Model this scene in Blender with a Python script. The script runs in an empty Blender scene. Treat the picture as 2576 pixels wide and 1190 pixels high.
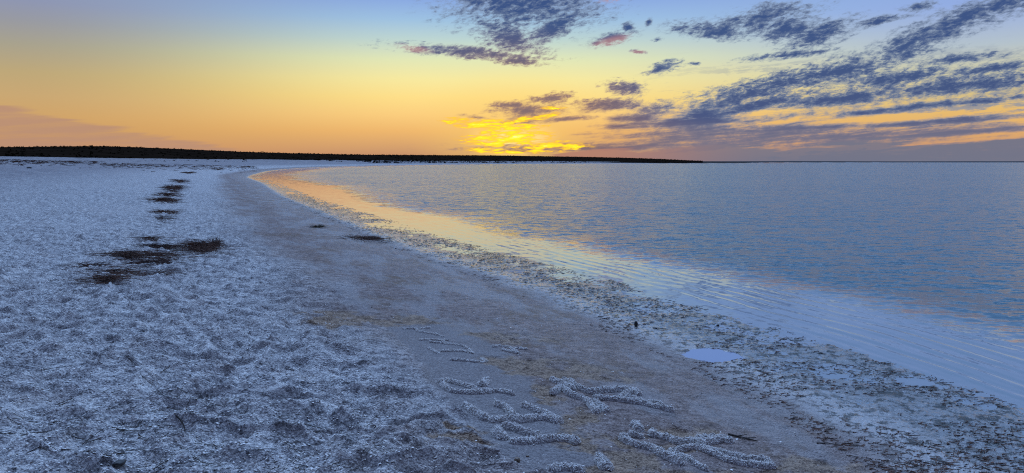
import bpy, math, random
import numpy as np
R = math.radians
scene = bpy.context.scene
C = scene.collection

# ------------------------------------------------------------------ camera
EYE = 1.9                       # eye height over the water (sand under the feet is +0.22 m)
LENS = 26.0
PITCH = math.atan((595.0 - 407.5) / 1860.0)
cam_d = bpy.data.cameras.new('camera')
cam_d.lens = LENS; cam_d.sensor_width = 36.0
cam_d.clip_start = 0.05; cam_d.clip_end = 30000
cam = bpy.data.objects.new('camera', cam_d); C.objects.link(cam)
cam.location = (0, 0, EYE)
cam.rotation_euler = (math.pi / 2 - PITCH, 0, 0)
scene.camera = cam
scene.view_settings.view_transform = 'Standard'
scene.view_settings.look = 'None'
scene.view_settings.exposure = 0.0
scene.view_settings.gamma = 1.0
scene.cycles.use_denoising = False
scene.cycles.filter_width = 1.1

F = 1860.0                      # focal length in pixels of a 2576 px wide picture
cp, sp = math.cos(PITCH), math.sin(PITCH)

def ray(px, py):
    a = (px - 1288.0) / F; b = (595.0 - py) / F
    d = np.array([a, cp + b * sp, -sp + b * cp])
    return d / np.linalg.norm(d)

def azel(px, py):
    d = ray(px, py)
    return math.atan2(d[0], d[1]), math.asin(d[2])

def lin(c):
    o = []
    for v in c:
        v = v / 255.0
        o.append(v / 12.92 if v <= 0.04045 else ((v + 0.055) / 1.055) ** 2.4)
    return (o[0], o[1], o[2], 1.0)

# ------------------------------------------------------------------ node helper
class NB:
    def __init__(s, tree): s.t = tree; s.n = tree.nodes; s.l = tree.links
    def _in(s, sock, v):
        if v is None: return
        if isinstance(v, bpy.types.NodeSocket): s.l.new(v, sock)
        else: sock.default_value = v
    def math(s, op, a, b=None, c=None, clamp=False):
        n = s.n.new('ShaderNodeMath'); n.operation = op; n.use_clamp = clamp
        s._in(n.inputs[0], a); s._in(n.inputs[1], b); s._in(n.inputs[2], c); return n.outputs[0]
    def vmath(s, op, a, b=None):
        n = s.n.new('ShaderNodeVectorMath'); n.operation = op
        s._in(n.inputs[0], a); s._in(n.inputs[1], b)
        return n.outputs['Value'] if op in ('LENGTH', 'DOT_PRODUCT', 'DISTANCE') else n.outputs[0]
    def ss(s, v, a, b, lo=0.0, hi=1.0):
        n = s.n.new('ShaderNodeMapRange'); n.interpolation_type = 'SMOOTHSTEP'
        s._in(n.inputs[0], v); s._in(n.inputs[1], a); s._in(n.inputs[2], b)
        n.inputs[3].default_value = lo; n.inputs[4].default_value = hi; return n.outputs[0]
    def comb(s, x, y, z):
        n = s.n.new('ShaderNodeCombineXYZ'); s._in(n.inputs[0], x); s._in(n.inputs[1], y); s._in(n.inputs[2], z); return n.outputs[0]
    def sep(s, v):
        n = s.n.new('ShaderNodeSeparateXYZ'); s._in(n.inputs[0], v); return n.outputs
    def noise(s, vec, scale, detail=4, rough=0.55, dist=0.0, lac=2.0):
        n = s.n.new('ShaderNodeTexNoise'); s._in(n.inputs['Vector'], vec)
        n.inputs['Scale'].default_value = scale; n.inputs['Detail'].default_value = detail
        n.inputs['Roughness'].default_value = rough; n.inputs['Distortion'].default_value = dist
        n.inputs['Lacunarity'].default_value = lac
        return n.outputs[0]
    def voro(s, vec, scale, feature='F1', rnd=1.0):
        n = s.n.new('ShaderNodeTexVoronoi'); n.feature = feature; s._in(n.inputs['Vector'], vec)
        n.inputs['Scale'].default_value = scale; n.inputs['Randomness'].default_value = rnd
        return n.outputs
    def mix(s, f, a, b, mode='MIX'):
        n = s.n.new('ShaderNodeMix'); n.data_type = 'RGBA'; n.blend_type = mode
        s._in(n.inputs[0], f); s._in(n.inputs[6], a); s._in(n.inputs[7], b); return n.outputs[2]
    def mapp(s, v, loc=(0, 0, 0), rot=(0, 0, 0), sc=(1, 1, 1), typ='TEXTURE'):
        n = s.n.new('ShaderNodeMapping'); n.vector_type = typ; s._in(n.inputs[0], v)
        n.inputs[1].default_value = loc; n.inputs[2].default_value = rot; n.inputs[3].default_value = sc; return n.outputs[0]
    def ramp(s, f, pts):
        n = s.n.new('ShaderNodeValToRGB'); e = n.color_ramp.elements
        while len(e) < len(pts): e.new(0.5)
        for k, (p, c) in enumerate(pts): e[k].position = p; e[k].color = c
        s._in(n.inputs[0], f); return n.outputs[0]
    def bump(s, h, strength, dist, normal=None):
        n = s.n.new('ShaderNodeBump'); n.inputs['Strength'].default_value = strength
        n.inputs['Distance'].default_value = dist; s._in(n.inputs['Height'], h)
        if normal is not None: s.l.new(normal, n.inputs['Normal'])
        return n.outputs[0]
    def wobble(s, terms, nrm=None):
        # tilt the normal by the colour channels of noise textures: (vector, scale, detail, slope socket or value)
        acc = None
        for vec, scale, det, k in terms:
            n = s.n.new('ShaderNodeTexNoise'); s._in(n.inputs['Vector'], vec); n.inputs['Scale'].default_value = scale
            n.inputs['Detail'].default_value = det; n.inputs['Roughness'].default_value = .6
            v = s.vmath('SUBTRACT', n.outputs['Color'], (.5, .5, .5)); m = s.n.new('ShaderNodeVectorMath'); m.operation = 'SCALE'
            s.l.new(v, m.inputs[0]); s._in(m.inputs['Scale'], k); v = s.vmath('MULTIPLY', m.outputs[0], (1, 1, 0))
            acc = v if acc is None else s.vmath('ADD', acc, v)
        if nrm is None: nrm = s.n.new('ShaderNodeNewGeometry').outputs['Normal']
        return s.vmath('NORMALIZE', s.vmath('ADD', nrm, acc))
    def attr(s, name):
        n = s.n.new('ShaderNodeAttribute'); n.attribute_name = name; return n.outputs['Fac']

# ------------------------------------------------------------------ sky
SUN_AZ, SUN_EL = azel(1290, 345)
world = bpy.data.worlds.new('World'); scene.world = world; world.use_nodes = True
b = NB(world.node_tree)
for n in list(b.n): b.n.remove(n)
geo = b.n.new('ShaderNodeTexCoord').outputs['Generated']
X, Y, Z = b.sep(geo)
az = b.math('ARCTAN2', X, Y)
el = b.math('ARCSINE', Z)
eld = b.math('MULTIPLY', el, 180 / math.pi / 40.0, clamp=True)      # 0..40 degrees -> 0..1
def elp(py, px=1288): return max(0.0, math.degrees(azel(px, py)[1]) / 40.0)
def rp(px, pts, hi):
    o = [(elp(py, px), lin(c)) for py, c in pts] + hi
    return sorted(o, key=lambda t: t[0])
UP = [(0.45, lin((116, 160, 210))), (1.0, lin((88, 136, 198)))]
mid = rp(1100, [(404, (186, 132, 104)), (375, (210, 158, 110)), (330, (240, 184, 110)), (290, (252, 206, 126)), (245, (255, 224, 138)), (200, (248, 234, 160)), (150, (226, 232, 184)), (100, (190, 214, 210)), (50, (158, 194, 226)), (0, (138, 170, 226))], UP)
lef = rp(60, [(404, (188, 140, 112)), (370, (205, 150, 100)), (330, (206, 158, 100)), (290, (208, 164, 106)), (240, (202, 168, 116)), (180, (190, 168, 122)), (110, (168, 162, 142)), (50, (152, 154, 162)), (0, (142, 150, 178))], UP)
rig = rp(2500, [(404, (128, 122, 136)), (370, (200, 150, 118)), (330, (226, 172, 108)), (280, (230, 186, 112)), (230, (222, 198, 132)), (170, (204, 202, 172)), (110, (180, 194, 204)), (50, (162, 182, 218)), (0, (146, 172, 226))], UP)
cm = b.ramp(eld, mid); cl = b.ramp(eld, lef); cr = b.ramp(eld, rig)
sky = b.mix(b.ss(az, azel(1080, 300)[0], azel(20, 300)[0]), cm, cl)
sky = b.mix(b.ss(az, azel(1350, 300)[0], azel(2500, 300)[0]), sky, cr)
# back of the sky, away from the sunset
back = b.ramp(eld, [(0.0, lin((118, 120, 158))), (0.2, lin((150, 130, 160))), (0.45, lin((110, 124, 180))), (1.0, lin((118, 136, 196)))])
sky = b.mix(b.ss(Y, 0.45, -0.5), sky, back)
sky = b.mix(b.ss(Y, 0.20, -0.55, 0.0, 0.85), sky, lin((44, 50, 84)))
# added bright sky patch, out of view, giving the ground a directional key light
key_sky = b.math('MULTIPLY', b.ss(Z, 0.58, 0.86), b.ss(Y, 0.05, 0.55))
sky = b.mix(key_sky, sky, (2.25, 3.4, 5.7, 1))
# warm glow round the hidden sun
sund = (math.sin(SUN_AZ) * math.cos(SUN_EL), math.cos(SUN_AZ) * math.cos(SUN_EL), math.sin(SUN_EL))
ang = b.vmath('LENGTH', b.mapp(b.comb(az, el, 0.0), (SUN_AZ, SUN_EL, 0), (0, 0, 0), (R(9), R(6), 1)))
glow = b.ss(ang, 1.0, 0.0)
sky = b.mix(b.math('MULTIPLY', glow, 0.55), sky, lin((255, 210, 110)))
core_ = b.vmath('LENGTH', b.mapp(b.comb(az, el, 0.0), (SUN_AZ, SUN_EL - .003, 0), (0, 0, 0), (R(4.2), R(1.9), 1)))
sky = b.mix(b.math('MULTIPLY', b.ss(core_, 1.0, 0.0), .8), sky, (1.3, .95, .32, 1))
# clouds: a level layer, thinned by soft blobs of direction
den = b.math('ADD', b.math('MAXIMUM', Z, 0.0), 0.045)
plane = b.comb(b.math('DIVIDE', X, den), b.math('DIVIDE', Y, den), 0.0)
plane_r = b.mapp(plane, (0, 0, 0), (0, 0, R(-14)), (1.0, 0.8, 1))
n1 = b.noise(plane_r, 3.0, 5, 0.62, 0.25)
n2 = b.noise(plane_r, 11.0, 4, 0.68, 0.15)
ae = b.comb(az, el, 0.0); AE0 = ae
str_v = b.mapp(ae, (0, 0, 0), (0, 0, R(4.0)), (0.16, 0.011, 1))
n3 = b.noise(str_v, 1.0, 5, 0.62, 0.4)
puff_v = b.mapp(ae, (0, 0, 0), (0, 0, R(6)), (0.030, 0.0115, 1))
n4 = b.noise(puff_v, 1.0, 6, 0.72, 0.3)
def blobs(lst):
    acc = None; ae = AE0
    for q, (px, py, hw, hh, rot) in enumerate(lst):
        if q and q % 3 == 0:        # keeps the shader evaluating these one after another
            n = b.n.new('ShaderNodeVectorMath'); n.operation = 'MULTIPLY_ADD'
            b._in(n.inputs[0], acc); n.inputs[1].default_value = (1e-9, 1e-9, 0); b._in(n.inputs[2], AE0); ae = n.outputs[0]
        a, e = azel(px, py)
        k = 1.0 / F
        v = b.mapp(ae, (a, e, 0), (0, 0, R(rot)), (hw * k, hh * k, 1))
        L = b.vmath('LENGTH', v)
        acc = L if acc is None else b.math('MINIMUM', acc, L)
    return acc
dark = [(1320, 8, 205, 70, 0), (1400, 66, 125, 32, 24), (1280, 95, 95, 40, -20), (1180, 132, 200, 15, -4), (1300, 155, 80, 11, -5),
        (1800, 76, 110, 22, -6), (1920, 45, 120, 30, 8), (2060, 88, 90, 30, 18), (1985, 70, 80, 34, 0), (1990, 137, 110, 10, 4),
        (2310, 18, 36, 10, 5), (2290, 108, 110, 36, 24), (2420, 50, 130, 34, 26), (2530, 5, 100, 34, 20), (2200, 55, 70, 10, 8), (2410, 148, 95, 12, 3),
        (2500, 172, 120, 12, 4), (1880, 238, 230, 26, 15), (2110, 180, 200, 34, 10), (2000, 200, 260, 26, 10), (2270, 196, 140, 22, 4), (1870, 275, 240, 22, 14), (2120, 250, 260, 28, 6),
        (2420, 215, 260, 26, 4), (1670, 170, 48, 14, 12), (1745, 160, 16, 5, 0), (1570, 222, 55, 20, -5), (1530, 265, 90, 20, 0),
        (1320, 283, 100, 28, 4), (1290, 265, 60, 10, 0), (1430, 300, 70, 8, 5), (1385, 247, 62, 14, 6), (1200, 296, 46, 7, -5), (1600, 300, 130, 30, 18), (1760, 300, 120, 34, 8),
        (1680, 352, 330, 30, 6), (1930, 345, 380, 34, 2), (2350, 384, 620, 30, 4), (1500, 372, 330, 18, 0), (2480, 252, 160, 10, 3),(2560, 206, 60, 10, 3), (2300, 268, 240, 10, 5), (2300, 310, 320, 9, 3), (2450, 332, 240, 8, 3), (2100, 345, 340, 14, 4),
        (1540, 96, 58, 17, 14), (1580, 72, 18, 14, 20), (1632, 55, 13, 8, 50), (1655, 100, 14, 5, 10), (1606, 130, 20, 5, -8), (1250, 5, 130, 26, 0)]
md = blobs(dark)
soft = b.math('SUBTRACT', 1.0, md)                                  # 1 in the middle of a blob, below 0 outside
n5 = b.noise(b.mapp(ae, (0, 0, 0), (0, 0, R(14)), (0.0105, 0.0048, 1)), 1.0, 4, 0.7, 0.3)
nn = b.math('ADD', b.math('ADD', b.math('MULTIPLY', n4, 0.42), b.math('MULTIPLY', n2, 0.16)), b.math('MULTIPLY', n5, 0.42))
nmix = b.mix(b.ss(el, R(5.5), R(2.2)), b.comb(nn, nn, nn), b.comb(b.math('ADD', b.math('MULTIPLY', n3, 0.65), b.math('MULTIPLY', n4, 0.35)), 0.0, 0.0))
ns = b.sep(nmix)[0]
dens = b.math('ADD', b.math('MAXIMUM', soft, -0.5), b.math('MULTIPLY', b.math('SUBTRACT', ns, 0.475), 5.2))
alpha = b.math('MULTIPLY', b.ss(dens, -0.15, 0.75), b.ss(md, 1.6, 1.15))
thick = b.ss(dens, 0.2, 1.15)
# small scattered scraps and far streaks right of the sun
band = b.math('MULTIPLY', b.ss(az, azel(1500, 300)[0], azel(2000, 300)[0]), b.math('MULTIPLY', b.ss(el, R(8.5), R(5.0)), b.ss(el, R(-1), R(1.0))))
sdens = b.math('ADD', b.math('MULTIPLY', n3, 0.6), b.math('MULTIPLY', n4, 0.4))
streak = b.math('MULTIPLY', b.ss(sdens, 0.50, 0.58), b.math('MULTIPLY', band, 0.8))
alpha = b.math('MAXIMUM', alpha, streak)
blue = b.mix(thick, lin((126, 142, 166)), lin((56, 80, 130)))
mauve = b.mix(thick, lin((186, 146, 118)), lin((128, 106, 112)))
bank = b.mix(thick, lin((146, 130, 136)), lin((108, 110, 134)))
ccol = b.mix(b.ss(el, R(3.6), R(1.6)), blue, bank)
dsun = b.vmath('LENGTH', b.mapp(ae, (SUN_AZ, SUN_EL, 0), (0, 0, 0), (R(15), R(9), 1)))
ccol = b.mix(b.ss(dsun, 1.0, 0.35), ccol, mauve)
bb = blobs([(2330, 418, 800, 58, 1.5), (1720, 412, 330, 44, 3), (1480, 395, 150, 20, 4)])
bd = b.math('ADD', b.math('SUBTRACT', 1.0, bb), b.math('MULTIPLY', b.math('SUBTRACT', n3, 0.5), 1.3))
ba = b.math('MULTIPLY', b.ss(bd, 0.0, 0.22), 0.93)
bcol = b.mix(b.ss(az, azel(1450, 300)[0], azel(1950, 300)[0]), lin((178, 126, 110)), lin((114, 117, 136)))
ccol = b.mix(b.math('MULTIPLY', ba, b.ss(el, R(3.2), R(1.8))), ccol, bcol)
alpha = b.math('MAXIMUM', alpha, ba)
# salmon underside of the small clouds just right of centre top
pk = blobs([(1540, 106, 70, 16, 12), (1606, 131, 30, 8, 0), (1030, 122, 60, 12, -6), (1540, 2, 40, 8, 0)])
ccol = b.mix(b.math('MULTIPLY', b.ss(pk, 1.2, 0.3), 0.42), ccol, lin((226, 160, 140)))
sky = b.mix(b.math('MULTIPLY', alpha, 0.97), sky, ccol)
# low pale mauve bank on the left
lb = blobs([(-150, 425, 790, 124, -4.6), (-420, 350, 500, 80, 0)])
lba = b.ss(b.math('ADD', lb, b.math('MULTIPLY', b.math('SUBTRACT', n3, 0.5), 0.42)), 1.03, 0.93)
lbn = b.ss(n3, 0.40, 0.62, 0.82, 0.5)
sky = b.mix(b.math('MULTIPLY', lba, lbn), sky, lin((184, 142, 120)))
rim = b.math('MULTIPLY', b.ss(b.math('ABSOLUTE', b.math('SUBTRACT', lb, 1.0)), 0.012, 0.0), 0.35)
# gilded scraps of cloud lit from below by the sun
gb = blobs([(1190, 313, 75, 10, -6), (1260, 318, 75, 15, -3), (1295, 345, 90, 22, 0), (1240, 350, 80, 14, 0), (1330, 300, 70, 8, 10), (1250, 362, 60, 8, 0), (1370, 368, 80, 12, 4), (1215, 376, 50, 7, 0), (1430, 372, 60, 8, 6), (1390, 272, 34, 4, 0), (1160, 298, 36, 4, 0), (1310, 322, 70, 8, 2), (1290, 383, 70, 5, 0)])
gn_v = b.mapp(ae, (0, 0, 0), (0, 0, R(2)), (0.024, 0.0042, 1))
gn = b.noise(gn_v, 1.0, 5, 0.65, 0.5)
gd = b.math('ADD', b.math('SUBTRACT', 1.0, gb), b.math('MULTIPLY', b.math('SUBTRACT', gn, 0.42), 5.4))
ga = b.math('MULTIPLY', b.ss(gd, 0.1, 1.1), b.ss(gb, 1.5, 1.0))
gcol = b.mix(b.ss(gd, 0.5, 1.5), lin((255, 190, 60)), (1.25, .92, .03, 1))
sky = b.mix(ga, sky, gcol)
core = b.ss(gd, 1.5, 2.4)
sky = b.mix(b.math('MULTIPLY', core, ga), sky, (1.5, 1.15, 0.35, 1))
# below the horizon
sky = b.mix(b.ss(el, R(-0.4), R(-2.0)), sky, lin((84, 88, 110)))
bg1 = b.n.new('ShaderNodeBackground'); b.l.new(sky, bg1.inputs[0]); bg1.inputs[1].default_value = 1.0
nish = b.n.new('ShaderNodeTexSky'); nish.sky_type = 'NISHITA'; nish.sun_disc = False
nish.sun_elevation = SUN_EL; nish.sun_rotation = SUN_AZ
bg2 = b.n.new('ShaderNodeBackground'); b.l.new(nish.outputs[0], bg2.inputs[0]); bg2.inputs[1].default_value = 0.05
add = b.n.new('ShaderNodeAddShader'); mx = b.n.new('ShaderNodeMixShader')
b.l.new(bg1.outputs[0], add.inputs[0]); b.l.new(bg2.outputs[0], add.inputs[1])
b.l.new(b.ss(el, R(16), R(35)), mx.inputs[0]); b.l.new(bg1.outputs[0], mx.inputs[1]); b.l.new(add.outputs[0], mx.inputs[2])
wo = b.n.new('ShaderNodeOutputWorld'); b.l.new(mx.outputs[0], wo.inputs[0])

# ------------------------------------------------------------------ sun (veiled, just over the hill)
sun_d = bpy.data.lights.new('sun', 'SUN'); sun_d.energy = 2.0; sun_d.angle = R(0.5); sun_d.color = (1.0, 0.72, 0.42)
sun = bpy.data.objects.new('sun', sun_d); C.objects.link(sun)
sun.rotation_euler = (math.pi / 2 - R(0.1), 0, math.pi - SUN_AZ)   # already down behind the hill

# ------------------------------------------------------------------ noise in numpy
def hsh(ix, iy, seed):
    h = (ix.astype(np.int64) * 374761393 + iy.astype(np.int64) * 668265263 + seed * 1442695041) & 0xffffffff
    h = ((h ^ (h >> 13)) * 1274126177) & 0xffffffff
    h = ((h ^ (h >> 16)) * 2246822519) & 0xffffffff
    return ((h ^ (h >> 15)) & 0xffffff) / float(0x1000000)
def vnoise(x, y, seed=0):
    ix = np.floor(x); iy = np.floor(y); fx = x - ix; fy = y - iy
    ix = ix.astype(np.int64); iy = iy.astype(np.int64)
    ux = fx * fx * (3 - 2 * fx); uy = fy * fy * (3 - 2 * fy)
    a = hsh(ix, iy, seed); c = hsh(ix + 1, iy, seed); d = hsh(ix, iy + 1, seed); e = hsh(ix + 1, iy + 1, seed)
    return (a * (1 - ux) + c * ux) * (1 - uy) + (d * (1 - ux) + e * ux) * uy
def fbm(x, y, oct=4, seed=0, gain=0.5):
    s = 0; a = 1; t = 0
    for k in range(oct):
        s = s + a * vnoise(x, y, seed + k * 17); t += a; a *= gain
        x, y = x * 1.6 - y * 1.2 + 7.1, x * 1.2 + y * 1.6 - 3.3
    return s / t                                                    # 0..1
def worley(x, y, seed=0):
    ix = np.floor(x).astype(np.int64); iy = np.floor(y).astype(np.int64)
    best = np.full(x.shape, 9.0)
    for dx in (-1, 0, 1):
        for dy in (-1, 0, 1):
            cx = ix + dx; cy = iy + dy
            px = cx + hsh(cx, cy, seed); py = cy + hsh(cx, cy, seed + 5)
            rr = 0.75 + 0.6 * hsh(cx, cy, seed + 9)
            best = np.minimum(best, ((x - px) ** 2 + (y - py) ** 2) / rr)
    return best
def sst(v, a, c):
    t = np.clip((v - a) / (c - a), 0, 1); return t * t * (3 - 2 * t)

# ------------------------------------------------------------------ shoreline and heights
SH = np.array([(60, -900), (30, -300), (14, -80), (7.5, -20), (5.2, -4), (4.5, 1), (3.85, 5.57), (3.27, 7.49), (2.45, 9.5), (1.38, 12.1),
               (-0.9, 16.8), (-4.7, 25.8), (-11.5, 42), (-21.4, 67.8), (-32, 94), (-40.5, 122), (-50, 157), (-60, 205), (-67, 270), (-66, 340), (-55, 440), (-15, 600),
               (50, 760), (200, 915), (330, 1050), (480, 1400), (900, 2600), (2200, 3300), (5000, 3600), (9000, 3700)], float)
def catmull(P, n=8):
    out = []
    for i in range(len(P) - 1):
        p0 = P[max(i - 1, 0)]; p1 = P[i]; p2 = P[i + 1]; p3 = P[min(i + 2, len(P) - 1)]
        d1 = max(np.linalg.norm(p1 - p0), 1e-6) ** .5; d2 = np.linalg.norm(p2 - p1) ** .5; d3 = max(np.linalg.norm(p3 - p2), 1e-6) ** .5
        m1 = (p2 - p1) if i == 0 else ((p1 - p0) / d1 - (p2 - p0) / (d1 + d2) + (p2 - p1) / d2) * d2
        m2 = (p2 - p1) if i == len(P) - 2 else ((p2 - p1) / d2 - (p3 - p1) / (d2 + d3) + (p3 - p2) / d3) * d2
        for k in range(n):
            t = k / n
            out.append((2 * t**3 - 3 * t**2 + 1) * p1 + (t**3 - 2 * t**2 + t) * m1 + (-2 * t**3 + 3 * t**2) * p2 + (t**3 - t**2) * m2)
    out.append(P[-1]); return np.array(out)
SHP = catmull(SH, 7)
def shore_d(x, y):
    """signed distance to the waterline, positive on land"""
    x = np.asarray(x, float); y = np.asarray(y, float)
    best = np.full(x.shape, 1e18); sgn = np.ones(x.shape)
    for i in range(len(SHP) - 1):
        ax, ay = SHP[i]; bx, by = SHP[i + 1]; ex, ey = bx - ax, by - ay
        wx = x - ax; wy = y - ay
        t = np.clip((wx * ex + wy * ey) / (ex * ex + ey * ey), 0, 1)
        d2 = (wx - t * ex) ** 2 + (wy - t * ey) ** 2
        m = d2 < best
        best = np.where(m, d2, best); sgn = np.where(m, np.sign(ex * wy - ey * wx), sgn)
    return np.sqrt(best) * np.where(sgn == 0, 1, sgn)
PD = [-300, -30, -3, -0.6, 0, 0.8, 1.5, 2.6, 4.5, 7, 12, 20, 28, 48, 70, 92, 140, 400]
PH = [-6, -1.6, -.17, -.03, -0.003, 0.003, 0.014, 0.085, 0.24, 0.37, 0.56, 0.98, 1.55, 2.95, 3.1, 3.1, 3.1, 3.1]
def hprof(d): return np.interp(d, PD, PH)
PUD = [(2780, 1390, .23, .22, -.028), (3570, 1492, .13, .10, -.018), (3250, 1470, .10, .07, -.012)]
def flat_pt(px4, py4, z=0.0):
    d = ray(px4 * .644, py4 * .644); t = (z - EYE) / d[2]
    return d[0] * t, d[1] * t
PUDW = [(flat_pt(a, c)) + (rx, ry, dz) for a, c, rx, ry, dz in PUD]
PANEL = np.array([flat_pt(a, c, .2) for a, c in [(1480, 1262), (1720, 1250), (1960, 1330), (2080, 1440), (2250, 1640), (2400, 1760), (2470, 1860), (2050, 1860), (1880, 1740), (1740, 1590), (1640, 1450), (1545, 1340)]])
def poly_sd(x, y, P_):
    ins = np.zeros(x.shape, bool); best = np.full(x.shape, 1e9); n = len(P_)
    for i in range(n):
        ax, ay = P_[i]; bx, by = P_[(i + 1) % n]
        c = ((ay > y) != (by > y)) & (x < (bx - ax) * (y - ay) / (by - ay + 1e-12) + ax); ins ^= c
        ex, ey = bx - ax, by - ay; t = np.clip(((x - ax) * ex + (y - ay) * ey) / (ex * ex + ey * ey), 0, 1)
        best = np.minimum(best, (x - ax - t * ex) ** 2 + (y - ay - t * ey) ** 2)
    return np.sqrt(best) * np.where(ins, 1, -1)
def panel_mask(x, y):
    m = np.zeros(x.shape); k = (x > -3) & (x < 3) & (y > 2) & (y < 12)
    m[k] = sst(poly_sd(x[k], y[k], PANEL) + .10 * (fbm(x[k] * 4, y[k] * 4, 3, 63) - .5), -.02, .09); return m
SCUFF = [(1400, 1255, .55, .30), (1310, 1290, .30, .2), (1990, 1290, .45, .25), (2060, 1395, .35, .22), (2210, 1425, .45, .25), (2330, 1410, .3, .2), (2130, 1530, .12, .25), (2250, 1600, .16, .25), (2330, 1690, .22, .25), (2420, 1760, .22, .18), (2560, 1830, .30, .18), (2380, 1815, .2, .12), (2660, 1640, .3, .15), (2700, 1690, .25, .1), (2930, 1770, .18, .08), (1790, 1700, .16, .07), (1820, 1740, .2, .05), (1760, 1765, .14, .06), (3200, 1740, .3, .15), (1550, 1240, .5, .2)]
SCW = [flat_pt(a, c, .2) + (rx, ry) for a, c, rx, ry in SCUFF]
def scuff_mask(x, y):
    m = np.zeros(x.shape); k = (x > -6) & (x < 6) & (y > 2) & (y < 14); X_, Y_ = x[k], y[k]; q = np.full(X_.shape, -1.0)
    for (qx, qy, rx, ry) in SCW: q = np.maximum(q, 1 - np.hypot((X_ - qx) / rx, (Y_ - qy) / ry) / 1.25)
    m[k] = sst(np.minimum(q, .5) + 2.2 * (fbm(X_ * 5, Y_ * 5, 4, 65, .7) - .5) - .04, .0, .45) * sst(q, -.35, .1); return m
def height(x, y, d=None):
    x = np.asarray(x, float); y = np.asarray(y, float)
    if d is None: d = shore_d(x, y)
    r = np.hypot(x, y)
    df = d * (1 - .5 * sst(r, 380, 800) * (d > 0))
    h = hprof(df + 0.35 * (fbm(x * .5, y * .5, 3, 3) - .5) * sst(d, 0.3, 2))
    lodm = lambda L: 1 - sst(r, L * 120, L * 420)
    wet = sst(d, -.8, .1) * (1 - sst(d, 1.3, 2.6))
    pan = panel_mask(x, y); scf = scuff_mask(x, y)
    dry = sst(d + .5 * (1 - sst(y, 4.2, 7.5)) + 1.0 * (fbm(x * .6, y * .6, 3, 41) - .5), 3.9, 5.2) * (1 - .85 * pan)
    damp = (1 - dry) * sst(d, 1.2, 2.2) * (1 - .8 * pan)
    h = h + scf * ((fbm(x * 6, y * 6, 4, 67, .65) - .5) * .06 - .008)
    # lumpy algae mats of the wet margin; water stands between them
    h = h + wet * ((fbm(x * 3.0, y * 3.0, 3, 11) - .5) * .022 + (fbm(x * 22, y * 28, 3, 13, .75) - .5) * .024 * lodm(.5) + (fbm(x * .55, y * .55, 2, 12) - .5) * .02)
    # trampled dry shells: scallops with crisp rims
    sc = sst(fbm(x * .35, y * .35, 2, 21), .2, .5)
    w = worley(x * 3.7 + 0.9 * fbm(x * 2, y * 2, 2, 5), y * 4.2 + 0.9 * fbm(x * 2, y * 2, 2, 6), 31)
    w2 = worley(x * 7.1, y * 6.3, 37)
    n_a = fbm(x * 1.9 + .5 * vnoise(x * 5, y * 5, 8), y * 4.4, 2, 33, .45); n_b = fbm(x * 2.9 + 40, y * 6.6 + .6 * vnoise(x * 3, y * 3, 9), 2, 35, .45)
    ridge = (1 - np.abs(2 * n_a - 1) * 1.6).clip(0) ** 2 * .056 + (1 - np.abs(2 * n_b - 1) * 1.6).clip(0) ** 2 * .042
    h = h + dry * lodm(.35) * (ridge * (.55 + .45 * sc) + (np.minimum(w, .34) - .2) * .17 * sc + (np.minimum(w2, .8) - .3) * .020)
    h = h + dry * ((fbm(x * 1.1, y * 1.1, 4, 23) - .5) * .06 + (fbm(x * .16, y * .16, 3, 25) - .5) * .22 * sst(d, 6, 14) * (1 - .4 * sst(r, 60, 200)))
    h = h + dry * (fbm(x * 13, y * 13, 3, 27, .65) - .5) * .024 * lodm(.25)
    # damp sand: low ripples and scuffs
    h = h + damp * ((fbm(x * 1.3, y * 1.3, 3, 51) - .5) * .035 + (fbm(x * 7, y * 7, 3, 53, .6) - .5) * .016 * lodm(.3)
                    + (np.minimum(worley(x * 2.3, y * 2.1, 57), .5) - .3) * .022 * sst(fbm(x * .7, y * .7, 2, 59), .45, .7))
    for (qx, qy, rx, ry, dz) in PUDW:
        e = np.hypot((x - qx) / rx, (y - qy) / ry) + .55 * (fbm(x * 7, y * 7, 4, 61, .65) - .5)
        k = 1 - sst(e, .8, 1.35); h = h * (1 - k) + dz * k
    # scrubby sand hummocks at the back of the beach
    h = h + sst(d, 45, 80) * (fbm(x * .06, y * .06, 3, 71) - .45) * 1.1 * (1 - sst(r, 350, 700))
    return h

def place(px4, py4):
    """ground point seen at a pixel of the 4000 px wide photograph"""
    d = ray(px4 * .644, py4 * .644)
    t = np.concatenate([np.linspace(2, 40, 800), np.linspace(40.2, 400, 1200)])
    x = d[0] * t; y = d[1] * t; z = EYE + d[2] * t
    dd = shore_d(x, y); g = np.maximum(hprof(dd), 0.0)
    i = int(np.argmax(z < g)) if (z < g).any() else len(t) - 1
    return float(x[i]), float(y[i])
def gz(x, y): return float(height(np.array([x]), np.array([y]))[0])

# ------------------------------------------------------------------ mesh helpers
def mesh_obj(name, verts, faces, mat, parent=None, smooth=False, attrs=None):
    verts = np.asarray(verts, np.float32); me = bpy.data.meshes.new(name)
    if isinstance(faces, np.ndarray):
        k = faces.shape[1]; nf = len(faces)
        me.vertices.add(len(verts)); me.vertices.foreach_set('co', verts.ravel())
        me.loops.add(nf * k); me.loops.foreach_set('vertex_index', faces.astype(np.int32).ravel())
        me.polygons.add(nf); me.polygons.foreach_set('loop_start', np.arange(0, nf * k, k, dtype=np.int32))
        me.update(calc_edges=True); me.validate()
    else:
        me.from_pydata(verts.tolist(), [], faces)
    if smooth: me.polygons.foreach_set('use_smooth', np.ones(len(me.polygons), dtype=bool))
    for k, v in (attrs or {}).items():
        at = me.attributes.new(k, 'FLOAT', 'POINT'); at.data.foreach_set('value', np.asarray(v, np.float32))
    me.materials.append(mat)
    o = bpy.data.objects.new(name, me); C.objects.link(o)
    if parent: o.parent = parent
    return o
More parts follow.
